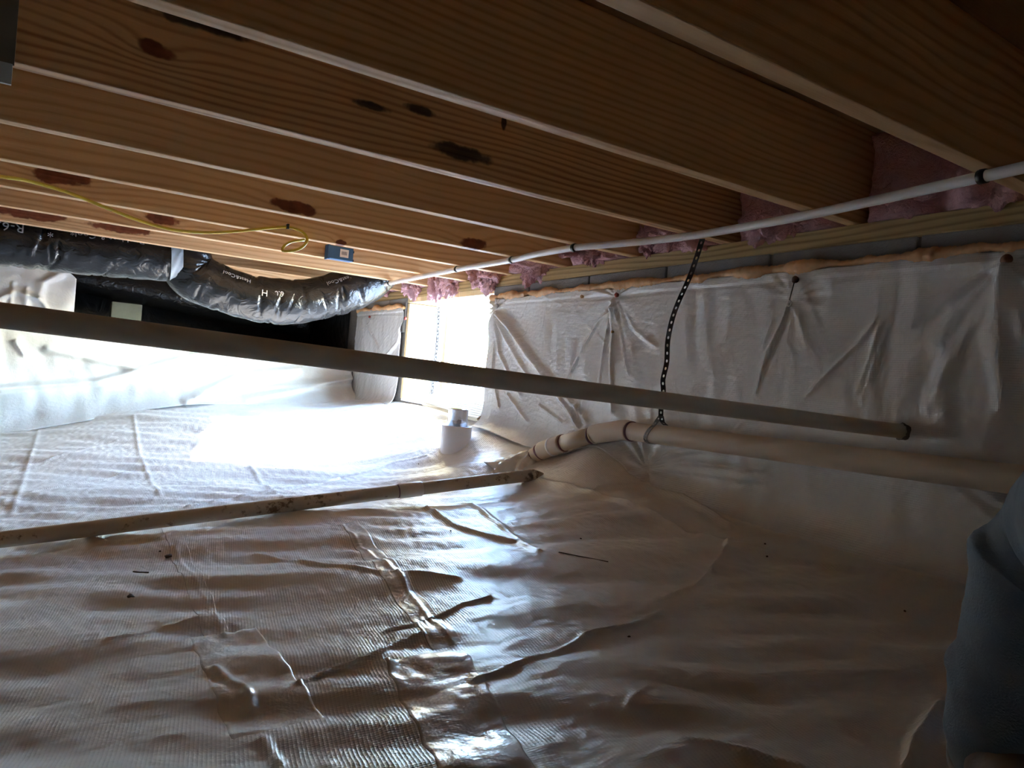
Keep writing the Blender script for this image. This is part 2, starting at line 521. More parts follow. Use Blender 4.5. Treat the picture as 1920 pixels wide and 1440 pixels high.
def addbox(bm, lo, hi):
    r = bmesh.ops.create_cube(bm, size=1)
    for v in r['verts']: v.co = Vector([lo[i] + (v.co[i] + .5) * (hi[i] - lo[i]) for i in range(3)])


XO = W + .20
addbox(bm, (W + .010, YB - .2, -1.0), (XO, OY0 + .004, .402))
addbox(bm, (W + .010, OY1 - .004, -1.0), (XO, YE + .2, .402))
addbox(bm, (W + .010, OY0, -1.0), (XO, OY1, OZ0 - .012))
me = bpy.data.meshes.new('wall_right'); bm.to_mesh(me); bm.free()
wall_r = link('wall_right', me, M_MORTAR)
tag(wall_r, 'grey concrete block foundation wall with the access opening', 'wall', kind='structure')
bl = [.495 + .4064 * k for k in range(-7, 6)] + [OY0]
for a, b in zip(bl[:-1], bl[1:]):
    if b - a > .05: box('concrete_block', (W + random.Random(a).uniform(-.002, .002), a + .005, .205), (XO + .003, b - .005, .4035), M_BLOCK, wall_r, .004)
for a, b in ((OY1, 4.06), (4.06, 4.46), (4.46, 4.60)):
    box('concrete_block', (W, a + .004, .205), (XO + .003, b - .004, .4035), M_BLOCK, wall_r, .004)
# sill plate and rim
sill = box('trim_1', (W - .002, YB - .2, .4045), (W + .142, YE + .2, ZJ), M_SILL, None, .003)
tag(sill, 'weathered treated timber sill plate on the block wall', 'sill plate', kind='structure')
rim = box('trim_2', (W + .142, YB - .2, .4045), (W + .19, YE + .2, ZT), M_RIM); tag(rim, 'rim board closing the joist ends', 'rim board', kind='structure')
# remaining walls (behind and left of the camera)
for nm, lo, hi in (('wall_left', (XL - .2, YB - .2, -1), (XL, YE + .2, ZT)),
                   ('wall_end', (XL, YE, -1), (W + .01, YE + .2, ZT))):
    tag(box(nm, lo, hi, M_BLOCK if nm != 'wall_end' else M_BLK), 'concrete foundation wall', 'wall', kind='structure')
# solid back wall behind the photographer
bm = bmesh.new(); addbox(bm, (XL, YB - .2, -1), (W + .01, YB, ZT))
me = bpy.data.meshes.new('wall_back'); bm.to_mesh(me); bm.free()
tag(link('wall_back', me, M_BLOCK), 'solid concrete foundation wall behind the photographer', 'wall', kind='structure')
# far wall: low wall with a pier on the left, dark space beyond
bm = bmesh.new()
addbox(bm, (XL, YF + .012, -1), (W + .009, YF + .16, .045)); addbox(bm, (XL, YF + .012, .045), (-.02, YF + .16, ZJ))
me = bpy.data.meshes.new('wall_far'); bm.to_mesh(me); bm.free()
wall_f = link('wall_far', me, M_BLOCK); tag(wall_f, 'far foundation wall with a dark opening above it', 'wall', kind='structure')
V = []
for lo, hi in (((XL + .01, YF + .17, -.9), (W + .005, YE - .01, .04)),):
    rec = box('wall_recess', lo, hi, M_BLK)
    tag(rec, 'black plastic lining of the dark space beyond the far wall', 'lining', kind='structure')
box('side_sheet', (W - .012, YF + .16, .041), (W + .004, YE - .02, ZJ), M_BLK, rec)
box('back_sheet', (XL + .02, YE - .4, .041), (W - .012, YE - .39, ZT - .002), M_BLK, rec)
# ground outside
gv = np.meshgrid(np.linspace(XO + .02, 30, 60), np.linspace(-20, 26, 60))
ground = gridmesh('ground', np.stack([gv[0], gv[1], -.30 + .02 * rip(gv[0], gv[1], 4, 6, 1, 4)], -1), M_GROUND)
tag(ground, 'sunlit bare ground outside the access opening', 'ground', kind='structure')

gv = np.meshgrid(np.linspace(-25, XO, 50), np.linspace(-25, YB - .21, 40))
tag(gridmesh('ground', np.stack([gv[0], gv[1], -.45 + .02 * rip(gv[0], gv[1], 6, 6, 1, 4)], -1), M_GROUND), 'bare ground outside behind the back foundation wall', 'ground', kind='structure')

# door frame in the opening
door = empty('door_1', (W + .1, OY1 - .1, OZ0)); tag(door, 'timber lined access opening in the block wall', 'doorway', kind='structure')
box('jamb_board', (W + .006, OY1 - .030, OZ0), (W + .175, OY1 - .002, .372), M_JAMB, door, .002)
box('metal_strip', (W + .178, OY1 - .030, OZ0), (W + .222, OY1 - .004, .372), M_GREYMETAL, door, .001)
pr = random.Random(4)
post = box('post', (W + .235, OY1 - .065, OZ0), (W + .275, OY1 - .02, .40), M_POST, door, .004)
box('header_board', (W + .004, OY0 + .002, .376), (W + .20, OY1 - .002, .4035), M_JAMB, door, .002)
Mb = Matrix.Translation((W + .01, OY0 + .30, OZ0 + .012)) @ Matrix.Rotation(math.radians(3.0), 4, 'X') @ Matrix.Rotation(math.radians(-38), 4, 'Y')
box('sill_board', (-.055, -.31, -.012), (.06, .30, .012), M_BOARD, door, .003, Mb)
for k in range(14):
    y0 = OY0 + .02 + k * .033 + pr.uniform(-.004, .004)
    box('splinter', (W + .165, y0, OZ0 - .06), (W + .185, y0 + pr.uniform(.012, .03), OZ0 + .03 + pr.uniform(-.02, .02)), M_SPLINT, door)

# ------------------------------------------------------------------ joists
marks = {
    3: dict(knots=[(290, 92, .035, .016)], stain=[(370, 45, .10, .012), (790, 207, .045, .012), (860, 285, .09, .018), (945, 230, .008, .02), (700, 200, .05, .01)]),
    4: dict(),
    5: dict(knots=[(555, 388, .07, .02), (887, 456, .055, .022)]),
    6: dict(knots=[(115, 330, .085, .03), (640, 455, .02, .012)]),
    7: dict(knots=[(303, 411, .06, .022)]),
    8: dict(knots=[(45, 398, .16, .025), (225, 428, .12, .022)]),
    2: dict(), 1: dict(), 9: dict(), 10: dict(), 0: dict(),
}
jl = {
    10: 'pine joist tucked behind the black duct, first from the dark far opening',
    9: 'pine joist behind the sagging duct, second from the dark far opening',
    8: 'pine joist with two red-brown flares directly in front of the duct',
    7: 'pine joist carrying the blue box, with a black cracked knot',
    6: 'pine joist with a large oval red knot and the stapled yellow cable',
    5: 'orange pine joist with two flame-shaped dark knots along its lower edge',
    4: 'clear orange-brown pine joist between the stained joist and the twin-knot joist',
    3: 'brown pine joist with black burn-like smears on its side',
    2: 'wide-grained pine joist next to the black-smeared joist, toward the photographer',
    1: 'dark pine joist above the jeans-clad leg holding the black clip at the pipe',
    0: 'shadowed pine joist overhead closest to the photographer',
}
tones = {3: ((.70, .45, .24), (.36, .165, .075))}       # tight dark grain
for n in range(0, 11):
    mk = marks[n]; yc = jy(n)
    mid = (-1.1, yc, ZJ)

    def loc(e):
        p = P(e[0], e[1], Y=yc - .019); return (p.x - mid[0], p.z - mid[2], e[2], e[3])
    lt, dk = tones.get(n, ((.72, .48, .26), (.54, .30, .135)))
    mt = wood('pine_joist', lt, dk, n + 1, 0, 62 if n in (3, 2) else 40, [loc(e) for e in mk.get('knots', ())], .62, [loc(e) for e in mk.get('stain', ())])
    bm = bmesh.new(); NX = 24
    addbox(bm, (0, 0, 0), (1, 1, 1))
    for v in bm.verts:
        v.co = Vector(((XL if v.co.x < .5 else W + .141) - mid[0], (v.co.y - .5) * .038, v.co.z * .235))
    bmesh.ops.bevel(bm, geom=[e for e in bm.edges if abs(e.verts[0].co.x - e.verts[1].co.x) > 1], offset=.003, segments=2, profile=.5, affect='EDGES')
    me = bpy.data.meshes.new('floor_joist'); bm.to_mesh(me); bm.free()
    o = link('floor_joist', me, mt); o.location = mid
    tag(o, jl[n], 'joist', 'floor joists overhead')

# ------------------------------------------------------------------ insulation batts at the rim
SHAPES = {}


def batt(n, seed):
    r = random.Random(seed)
    yc = (jy(n) + jy(n + 1)) / 2; hy = .183
    root_loc = (W + .07, yc, ZJ)
    nu, nv = 44, 30
    V = np.zeros((nv, nu, 3))
    front = W + .012 + r.uniform(-.012, .012)
    uy = np.linspace(-hy, hy, nu); vz = np.linspace(0.002, .232, nv)
    UY, VZ = np.meshgrid(uy, vz)
    off = .016 * rip(UY, VZ, seed, 8, .06, .22) + .006 * rip(UY, VZ, seed + 50, 10, .02, .06)
    ed = np.minimum((hy - abs(UY)) / .03, 1) * np.clip((.232 - VZ) / .03, 0, 1)
    bul = np.clip(ed, 0, 1) * (.02 + off) + .012 * np.exp(-VZ / .04) * (.4 + rip(UY, VZ, seed + 9, 3, .1, .3))
    V[..., 0] = np.minimum(front - bul + (1 - np.clip(ed, 0, 1)) * .03, W + .12); V[..., 1] = UY + yc; V[..., 2] = VZ + ZJ
    back = V.copy(); back[..., 0] = W + .139
    i = np.arange(nv * nu).reshape(nv, nu); N = nv * nu
    F = []
    for a in range(nv - 1):
        for b in range(nu - 1):
            F.append((i[a, b], i[a + 1, b], i[a + 1, b + 1], i[a, b + 1]))
    F.append((N, N + 1, N + 2, N + 3))
    bv = [back[0, 0], back[0, -1], back[-1, -1], back[-1, 0]]
    F.append(tuple(i[0, :]) + (N + 1, N)); F.append(tuple(i[-1, ::-1]) + (N + 3, N + 2))
    F.append(tuple(i[::-1, 0]) + (N, N + 3)); F.append(tuple(i[:, -1]) + (N + 2, N + 1))
    root = obj('insulation_batt', np.concatenate([V.reshape(-1, 3), np.array(bv)]), F, M_PINK)
    return root


def blob(name, c, rx, ry, rz, seed, mat, parent, amp=.25, nu=26, nv=18):
    V = []; F = []
    rs = np.random.RandomState(seed); ks = rs.uniform(-6, 6, (6, 3)); ph = rs.uniform(0, 6.28, 6); kh = rs.uniform(-19, 19, (8, 3)); p8 = rs.uniform(0, 6.28, 8)
    for a in range(nv + 1):
        t = math.pi * a / nv
        for b in range(nu):
            p = 2 * math.pi * b / nu
            d = np.array([math.sin(t) * math.cos(p), math.sin(t) * math.sin(p), math.cos(t)])
            k = 1 + amp * sum(math.sin(ks[j] @ d + ph[j]) for j in range(6)) / 2.4 + amp * .55 * sum(math.sin(kh[j] @ d + p8[j]) for j in range(8)) / 2.8
            V.append((c[0] + d[0] * rx * k, c[1] + d[1] * ry * k, c[2] + d[2] * rz * k))
    for a in range(nv):
        for b in range(nu):
            b2 = (b + 1) % nu
            F.append((a * nu + b, (a + 1) * nu + b, (a + 1) * nu + b2, a * nu + b2))
    return obj(name, V, F, mat, parent)


bn = {0: 'beside the nearest joist, above the leg in jeans', 1: 'behind the black clip of the white pipe', 2: 'between the perforated strap and the large black pipe clip', 3: 'just beyond the perforated strap',
      4: 'just past the pipe clip between the strap and the blue mark', 5: 'beside the blue mark on the white pipe', 6: 'above the near end of the doorway', 7: 'with ragged tufts hanging above the doorway',
      8: 'sagging above the pale door jamb', 9: 'at the far end of the white pipe by the duct'}
for n in range(0, 10):
    b = batt(n, 31 + n)
    tag(b, 'pink fibreglass batt ' + bn[n], 'insulation', 'pink batts between the joist ends')
    r = random.Random(90 + n)
    for k in range({0: 1, 1: 2, 2: 2, 3: 3, 4: 3, 5: 4, 6: 5, 7: 6, 8: 4, 9: 3}[n]):
        yy = (jy(n) + jy(n + 1)) / 2 + r.uniform(-.15, .15)
        dn = {5: .01, 6: .02, 7: .035, 8: .015}.get(n, .0)
        blob('tuft', (W - .012 + r.uniform(-.008, .004), yy, ZJ + r.uniform(.012, .05) - dn), .022 + r.uniform(0, .01), .03 + r.uniform(0, .025), .022 + r.uniform(0, .02) + dn * .6, n * 20 + k, M_PINK, b, .5, 40, 28)

# ------------------------------------------------------------------ wall liner sheets
def WP(px, py):
    p = P(px, py, X=W - .015); return (p.y, p.z)


TOPZ = .346
FOLDS = [  # pixel polyline, width, height
    ([(1147, 566), (1146, 625), (1147, 700), (1150, 770)], .010, .012), ([(1152, 575), (1120, 600), (1090, 650), (1060, 720)], .006, .006),
    ([(1150, 575), (1165, 640), (1180, 700)], .007, .006), ([(1160, 570), (1190, 620), (1230, 650)], .009, .006), ([(1140, 590), (1128, 660), (1122, 740)], .006, .005),
    ([(930, 590), (950, 640), (1000, 720)], .012, .014), ([(935, 585), (980, 650), (1060, 760), (1083, 797)], .014, .018), ([(940, 590), (1010, 680), (1100, 790)], .012, .010),
    ([(928, 600), (935, 660), (975, 740)], .010, .012), ([(926, 620), (925, 700), (935, 760)], .008, .010),
    ([(1480, 572), (1465, 610), (1440, 660), (1418, 735)], .005, .008), ([(1478, 575), (1450, 600), (1430, 650)], .006, .004), ([(1482, 572), (1500, 600), (1510, 640)], .007, .004),
    ([(1640, 602), (1600, 650), (1560, 690), (1515, 740)], .005, .006), ([(1648, 610), (1625, 680), (1605, 735)], .006, .006), ([(1665, 610), (1640, 670), (1615, 750)], .006, .005),
    ([(1885, 500), (1800, 640), (1740, 760)], .016, .008), ([(1885, 505), (1870, 620), (1880, 760)], .018, .008), ([(1890, 505), (1915, 620)], .018, .008), ([(1760, 640), (1770, 780)], .02, .006),
    ([(1218, 858), (1300, 846), (1400, 848)], .007, .006), ([(1216, 866), (1310, 868), (1430, 880)], .007, .007), ([(1215, 878), (1320, 888), (1440, 902)], .008, .006), ([(1240, 845), (1330, 828), (1420, 820)], .007, .005),
    ([(1250, 770), (1330, 762), (1420, 772)], .008, .005), ([(1480, 795), (1560, 785), (1690, 800)], .008, .006), ([(1780, 905), (1850, 960), (1920, 1020)], .010, .010), ([(1840, 915), (1920, 970)], .010, .010),
    ([(1010, 760), (1050, 790)], .006, .008), ([(950, 740), (990, 790)], .008, .010),
]
FW = [([WP(*q) for q in c], w, h) for c, w, h in FOLDS]


def wall_sheet(name, y0, y1, step, label, edge_y=None, seed=0, folds=FW, fine=True):
    yy = np.arange(y0, y1 + step * .5, step)
    T = np.linspace(0, 1, 150)
    Y, S = np.meshgrid(yy, T)
    zb = floor_base(np.full_like(yy, W - .02), yy) - .012
    top = TOPZ + .003 * np.sin(yy * 9) + .0015 * np.sin(yy * 41)
    Z = zb[None, :] + (top - zb)[None, :] * S
    off = .012 + .0035 * rip(Y, Z, 60 + seed, 6, .25, .7) + .0016 * rip(Y, Z * .4, 61 + seed, 9, .05, .14) + .0005 * rip(Y, Z, 62 + seed, 10, .015, .04)
    hz = np.clip((TOPZ - Z) / .06, 0, 1)
    off = .010 + (off - .010) * hz
    off += .004 * ((TOPZ - Z < .022) & (TOPZ - Z > -.01))                 # doubled tape band along the top edge
    off += .0016 * np.exp(-((TOPZ - Z - .040 - .004 * np.sin(Y * 7)) / .003) ** 2)
    for pts, w, h in folds:
        d = segdist(Y, Z, pts); off += h * np.exp(-(d / w) ** 2)
    if folds:
        for (px, py, A, L) in ((1155, 556, .006, .16), (930, 580, .010, .22), (1487, 560, .003, .12), (1887, 490, .006, .25), (1217, 880, .008, .20), (1083, 800, .006, .12)):
            cy_, cz_ = WP(px, py); dy, dz = Y - cy_, Z - cz_; rr = np.hypot(dy, dz) + 1e-6; th = np.arctan2(dz, dy)
            off += A * np.sin(th * 11 + 2 * np.sin(th * 3 + px)) * np.exp(-rr / L) * np.clip(rr / .05, 0, 1)
    rc = np.random.RandomState(77 + seed)
    for _ in range(70 if folds else 0):                                     # fine straight handling creases
        a0 = (rc.uniform(y0, y1), rc.uniform(-.3, .3)); an_ = rc.choice([1.25, 1.9, .4, 2.5]) + rc.normal(0, .18); ln = rc.uniform(.05, .22)
        b0_ = (a0[0] + ln * math.cos(an_), a0[1] + ln * math.sin(an_)); w_ = rc.uniform(.003, .005)
        mk_ = (abs(Y - (a0[0] + b0_[0]) / 2) < ln / 2 + .02)
        if mk_.any(): off[mk_] += rc.uniform(-.0015, .0028) * np.exp(-(segdist(Y[mk_], Z[mk_], [a0, b0_]) / w_) ** 2)
    off += .05 * np.exp(-(Z - zb[None, :]) / .03)
    off = np.maximum(off, .004)
    V = np.stack([W - off, Y, Z], -1)
    o = gridmesh(name, V, M_WLIN, flip=True)
    m = o.modifiers.new('thickness', 'SOLIDIFY'); m.thickness = .0012; m.offset = -1
    return tag(o, label, 'plastic sheet')


main_liner = wall_sheet('wall_liner', .42, OY0 - .004, .0052, 'long silvery-white plastic sheet hung on the block wall behind the drain pipe')
wall_sheet('wall_liner', YB + .05, .414, .03, 'plain plastic sheet on the block wall beside the person, out of the doorway light', folds=[], seed=5)
far_liner = wall_sheet('wall_liner', OY1 + .012, 4.575, .006, 'short white plastic sheet on the block wall between doorway and dark corner', seed=9,
                       folds=[([WP(*q) for q in c], w, h) for c, w, h in [([(757, 602), (745, 640), (700, 700)], .012, .012), ([(752, 606), (748, 680)], .010, .010), ([(690, 610), (720, 680)], .012, .008), ([(680, 600), (690, 700)], .014, .010)]])

# fasteners on the sheet
def button(name, px, py, r, mat, label, X=None, wire=None, parent=None):
    c = P(px, py, X=X if X else W - .024)
    V = []; F = []; S = 14
    prof = [(0, r * .55), (r * .35, r * .5), (r * .75, r * .28), (r, 0), (r * .8, -.008)]
    for k, (rr, h) in enumerate(prof):
        for s in range(S):
            a = 6.2832 * s / S; V.append((c.x - h, c.y + rr * math.cos(a) + (0 if k else 0), c.z + rr * math.sin(a)))
    for k in range(len(prof) - 1):
        for s in range(S):
            s2 = (s + 1) % S; F.append((k * S + s, k * S + s2, (k + 1) * S + s2, (k + 1) * S + s))
    F.append(tuple(range(S)))
    return tag(obj(name, V, F, mat, parent), label)


M_RED = plain('red_cap', (.25, .035, .03), .4)
button('fastener', 1887, 487, .012, M_RUST, 'rusty fastener head', parent=main_liner)
f1 = button('fastener', 1490, 524, .010, M_RUST, 'brown fastener head with wire', parent=main_liner)
button('fastener', 1155, 553, .009, M_RED, 'red fastener head', parent=main_liner)
button('fastener', 1147, 622, .005, plain('brass_pin', (.45, .3, .12), .4, .6), 'small brass pin', parent=main_liner)
button('fastener', 1090, 556, .007, M_FOAM, None, parent=main_liner)
button('fastener', 931, 574, .012, M_GREYMETAL, 'grey fastener at the sheet corner', parent=main_liner)
button('fastener', 759, 597, .009, M_RED, 'red fastener head', parent=far_liner)
button('fastener', 692, 594, .008, M_RED, None, parent=far_liner)
tube('wire', [P(1489, 530, X=W - .03), P(1484, 548, X=W - .028), P(1480, 563, X=W - .028)], .0013, M_INK, main_liner, 8)
tor = []
for k in range(17):
    a = 6.2832 * k / 16; c = P(1480, 569, X=W - .03); tor.append(Vector((c.x, c.y + .006 * math.cos(a), c.z + .0075 * math.sin(a))))
tube('wire_loop', tor, .0014, M_PVCW, main_liner, 8)


# foam beads
def foam(name, y0, y1, label, z=TOPZ + .002, x=W - .006):
    n = int((y1 - y0) / .0045); rs = np.random.RandomState(int(y0 * 100) % 97)
    t = np.linspace(y0, y1, n)
    lump = np.convolve(rs.rand(n + 8), np.ones(5) / 5, 'same')[4:-4]
    big = .5 + .5 * rip(t, t * 0, 71, 6, .12, .5)
    rad = .0095 + .009 * np.clip(big, 0, 1.2) + .012 * (lump - .5)
    wob = .004 * rip(t, t * 0, 75, 7, .06, .3)
    pts = [Vector((x + .004 * math.sin(31 * q), q, z + .007 + float(wv))) for q, wv in zip(t, wob)]
    ph = rs.rand(n, 14)
    V, F = tube_vf(pts, [max(.004, float(r)) for r in rad], 14, True, lambda i, a: .0030 * (ph[i][int(a / 6.2833 * 14) % 14] - .5))
    return tag(obj(name, V, F, M_FOAM), label, 'spray foam')


foam('foam_bead', .40, OY0 - .003, 'long lumpy orange spray foam bead along the top of the main wall sheet')
foam('foam_bead', OY1 + .012, 4.57, 'short pinkish foam bead above the sheet beside the dark corner')
for k, n in ((0, 0),):
    foam('foam_bead', YB + .1, .395, 'lumpy foam bead on the wall beside the person')

# far wall sheets
def far_sheet(name, x0, x1, z1f, label, seed, folds=(), amp=1.0, y=YF, bottom=None, rnd=False):
    xx = np.arange(x0, x1 + .004, .008); T = np.linspace(0, 1, 90)
    X, S = np.meshgrid(xx, T)
    zb = (floor_base(xx, np.full_like(xx, YF - .02)) - .015) if bottom is None else bottom + 0 * xx
    zt = np.array([z1f(q) for q in xx])
    Z = zb[None, :] + (zt - zb)[None, :] * S
    off = .02 + amp * (.012 * rip(X, Z, seed, 6, .25, .8, 1.2, .5) + .005 * rip(X, Z, seed + 1, 8, .08, .2))
    for c, w, h in folds:
        pts = [(P(*q, Y=y - .02).x, P(*q, Y=y - .02).z) for q in c]
        off += h * np.exp(-(segdist(X, Z, pts) / w) ** 2)
    if bottom is None: off += .22 * np.exp(-(Z - zb[None, :]) / .07)
    off = np.maximum(off, .003)
    o = gridmesh(name, np.stack([X, y - off, Z], -1), M_FLIN)
    m = o.modifiers.new('thickness', 'SOLIDIFY'); m.thickness = .0015
    return tag(o, label, 'plastic sheet')


far_sheet('far_liner', XL + .02, W - .018, lambda x: .068 - .01 * max(0, x), 'white plastic sheet draped low over the far wall below the dark opening', 81,
          [([(90, 655), (265, 692), (400, 655)], .02, .03), ([(265, 692), (180, 715), (0, 728)], .018, .03), ([(270, 700), (380, 705), (430, 685)], .012, .015), ([(340, 748), (440, 705), (560, 690)], .02, .035),
           ([(30, 640), (45, 665)], .01, .02), ([(450, 745), (600, 720), (700, 700)], .02, .03), ([(360, 740), (500, 725), (640, 712)], .015, .02), ([(640, 745), (700, 735)], .03, .04)], .75)
far_sheet('liner_flap', XL + .02, .035, lambda x: .385 - .05 * max(0, (x + .10) / .135) ** 3, 'white plastic sheet flap taped up beside the dark opening, below the duct', 91,
          [([(72, 560), (30, 545), (0, 560)], .015, .02), ([(75, 560), (95, 590)], .01, .02), ([(72, 558), (80, 530), (110, 515)], .02, .02), ([(25, 530), (20, 570)], .008, .012), ([(50, 540), (48, 580)], .008, .012)], .9, y=YF - .045, bottom=.10)

# ------------------------------------------------------------------ black flex duct
DY = 3.715
dstr = [Vector((x, DY, z)) for x, z in ((-3.95, .40), (-2.5, .40), (-1.2, .398), (-.4, .402), (.0, .408), (.25, .420), (.44, .432))]
dsag = [P(x, y, Y=DY) for x, y in ((322, 490), (360, 513), (400, 535), (470, 558), (540, 566), (600, 559), (660, 541), (705, 515))]
dsag.append(Vector((dsag[-1].x + .035, DY, dsag[-1].z + .10)))
dsag.append(Vector((dsag[-1].x + .005, DY, ZT - .01)))
DR = .114
duct = empty('flexible_duct', (0, DY, .4)); tag(duct, 'black plastic-jacketed flexible air duct sagging under the far joists', 'duct')


def duct_fn(pts, seed, amp):
    s = [0]
    for a, b in zip(pts[:-1], pts[1:]): s.append(s[-1] + (b - a).length)
    rs = np.random.RandomState(seed); L = s[-1]
    pk = [(rs.uniform(0, L), rs.uniform(0, 6.28), rs.uniform(.004, .010), rs.uniform(.18, .6), rs.uniform(-1.0, .3), rs.uniform(.004, .011)) for _ in range(int(L * 90))]
    S = np.array(s)

    def fn(i, a):
        v = .0015 * math.sin(S[i] * 62 + 2 * math.sin(a * 3))
        for p0, a0, w, wa, sl, h in pk:
            da = (a - a0 + math.pi) % 6.2832 - math.pi
            d = S[i] - p0 - sl * .05 * da
            if abs(d) < 3 * w and abs(da) < 2.5 * wa: v -= amp * h * math.exp(-(d / w) ** 2 - (da / wa) ** 2)
        return v
    return fn


dsag = [dstr[-1].copy(), dstr[-1] + Vector((.025, 0, -.006))] + dsag[1:]
p1 = resample(dstr, .007); p2 = resample(dsag, .006)
p1 = [p for p in p1 if p.x > -1.6]
tube('duct_run', p1, DR, M_DUCT, duct, 84, True, duct_fn(p1, 3, 1.0))
tube('duct_sag', p2, [DR * (1 + .03 * math.sin(i * .09)) for i in range(len(p2))], M_DUCT, duct, 84, True, duct_fn(p2, 4, 1.25))
tp = [dstr[-1] + Vector((-.052 + .005 * k, 0, -.004 + .0004 * k)) for k in range(11)]
tb = tube('tape_band', tp, DR + .009, M_DTAPE, duct, 48, False, lambda i, a: .0015 * math.sin(a * 9 + i)); tag(tb, 'grey-blue duct tape band')


def duct_text(txt, pts, X0, theta0, size, label=None):
    """lettering bent round the duct, read from +X to -X, upside down seen from the room"""
    cu = bpy.data.curves.new('t', 'FONT'); cu.body = txt; cu.size = size; cu.resolution_u = 2
    to = bpy.data.objects.new('t', cu); COL.objects.link(to)
    bpy.context.view_layer.update()
    me = bpy.data.meshes.new_from_object(to.evaluated_get(bpy.context.evaluated_depsgraph_get()))
    bpy.data.objects.remove(to); bpy.data.curves.remove(cu)
    bm = bmesh.new(); bm.from_mesh(me); bpy.data.meshes.remove(me)
    bmesh.ops.triangulate(bm, faces=bm.faces)
    for _ in range(2):
        le = [e for e in bm.edges if e.calc_length() > .012]
        if le: bmesh.ops.subdivide_edges(bm, edges=le, cuts=1)
    fr = frames(pts); px_ = np.array([p.x for p in pts])
    for v in bm.verts:
        x = X0 - v.co.x; th = theta0 - v.co.y / DR
        i = int(np.clip(np.searchsorted(px_, x), 1, len(pts) - 1)); t = (x - px_[i - 1]) / max(1e-6, px_[i] - px_[i - 1])
        c = pts[i - 1].lerp(pts[i], t); T = fr[i][0]
        up = (Vector((0, 0, 1)) - T * T.z).normalized(); sd = Vector((0, -1, 0))
        v.co = c + (sd * math.cos(th) + up * math.sin(th)) * (DR + .0028) - duct.location
    me = bpy.data.meshes.new('lettering'); bm.to_mesh(me); bm.free()
    return link('lettering', me, M_PRINT, duct)


def dx_at(px, py): return P(px, py, Y=DY - .08).x


duct_text('R-6.0', p1, dx_at(46, 450), math.radians(30), .055)
duct_text('*', p1, dx_at(100, 450), math.radians(28), .05)
duct_text('*', p1, dx_at(140, 450), math.radians(34), .04)
duct_text('Heat & Cool', p1, dx_at(242, 460), math.radians(32), .040)
duct_text('R', p1, dx_at(272, 465), math.radians(34), .05)
duct_text('Heat&Cool', p2, dx_at(466, 520), math.radians(40), .030)
duct_text('R-6.0', p2, dx_at(545, 545), math.radians(22), .040)
duct_text('H', p2, dx_at(500, 540), math.radians(20), .045)
duct_text('Heat&Cool', p2, dx_at(672, 520), math.radians(40), .032)

# things in the dark space
b0 = P(210, 565, Y=5.2); b1 = P(264, 612, Y=5.2)
tag(box('concrete_block', (b0.x, 5.2, .0405), (b1.x, 5.4, b0.z), plain('dull_green_block', (.27, .30, .27), .9), None, .006), 'dull grey-green block standing in the dark opening', 'block')
hd = [Vector((x, 5.3, .40 - .10 * (x - .1))) for x in np.linspace(-1.2, 1.55, 60)]
tag(tube('branch_duct', hd, .10, M_DUCT, None, 32, True, duct_fn(hd, 9, 1.0)), 'black branch duct running inside the dark opening', 'duct')

# ------------------------------------------------------------------ pipes
def cyl_between(name, a, b, r, mat, parent=None, seg=28):
    n = max(2, int((b - a).length / .05)); return tube(name, [a.lerp(b, k / n) for k in range(n + 1)], r, mat, parent, seg)


# thin drain pipe crossing the room in front
PR = .0167
pe = P(1692, 809, X=W - .012); pl = P(0, 591, D=.90)
dirp = (pl - pe).normalized()
cond = empty('condensate_pipe', pe); tag(cond, 'long beige plastic pipe crossing the space and entering the wall sheet', 'pipe')
cyl_between('pipe_body', pe - dirp * .015, pl + dirp * .75, PR, M_PVC, cond, 32)
V, F = tube_vf([pe + dirp * t for t in (-.004, .001, .004, .010)], [PR + .004, PR + .0045, PR + .002, PR + .0003], 24, False, lambda i, a: .002 * math.sin(a * 5 + i))
tag(obj('wall_collar', V, F, plain('dirty_sealant', (.2, .15, .12), .7), cond), 'dark sealant collar at the wall')
# wall drain with fittings
R2 = .0302
wx = W - .055
d0 = P(1178, 808, X=wx); d1 = P(1905, 899, X=wx)
dd = (d1 - d0).normalized()
drain = empty('wall_drain_pipe', d0); tag(drain, 'thick beige drain pipe with elbow fittings along the sheeted block wall', 'pipe')
cyl_between('pipe_run', d0, d0 + dd * 2.6, R2, M_PVC2, drain, 36)
e1 = P(1122, 813, X=wx)                       # bend
e2 = P(1052, 832, X=wx - .025)
e3 = P(1016, 845, X=wx - .035)
e4 = P(1000, 858, X=wx - .045)
e5 = P(985, 890, X=wx - .05)
tube('elbow', resample([d0 + dd * .012, d0 - dd * .03, e1, e1.lerp(e2, .14)], .01), R2 * 1.13, M_PVC2, drain, 36)
tube('pipe_stub', [e1.lerp(e2, .1), e2], R2, M_PVC2, drain, 36)
tube('coupling', resample([e2.lerp(e1, .06), e2.lerp(e3, .5), e3], .01), R2 * 1.13, M_PVC2, drain, 36)
tube('coupling_ring', [e2.lerp(e3, .38), e2.lerp(e3, .46)], R2 * 1.19, M_PVCW, drain, 36)
tube('lower_elbow', resample([e3.lerp(e2, .1), e3.lerp(e4, .5), e4, e5], .01), R2 * 1.02, M_PVC2, drain, 36)
for a, b, rr in ((d0 + dd * .012, d0 + dd * .020, 1.10), (e1.lerp(e2, .14), e1.lerp(e2, .19), 1.045), (e2.lerp(e1, .06), e2.lerp(e1, .10), 1.06), (e3.lerp(e4, .12), e3.lerp(e4, .3), 1.07), (e3.lerp(e4, .75), e3.lerp(e4, .85), 1.07)):
    tube('primer_ring', [a, b], R2 * rr, M_PRIMER, drain, 36)
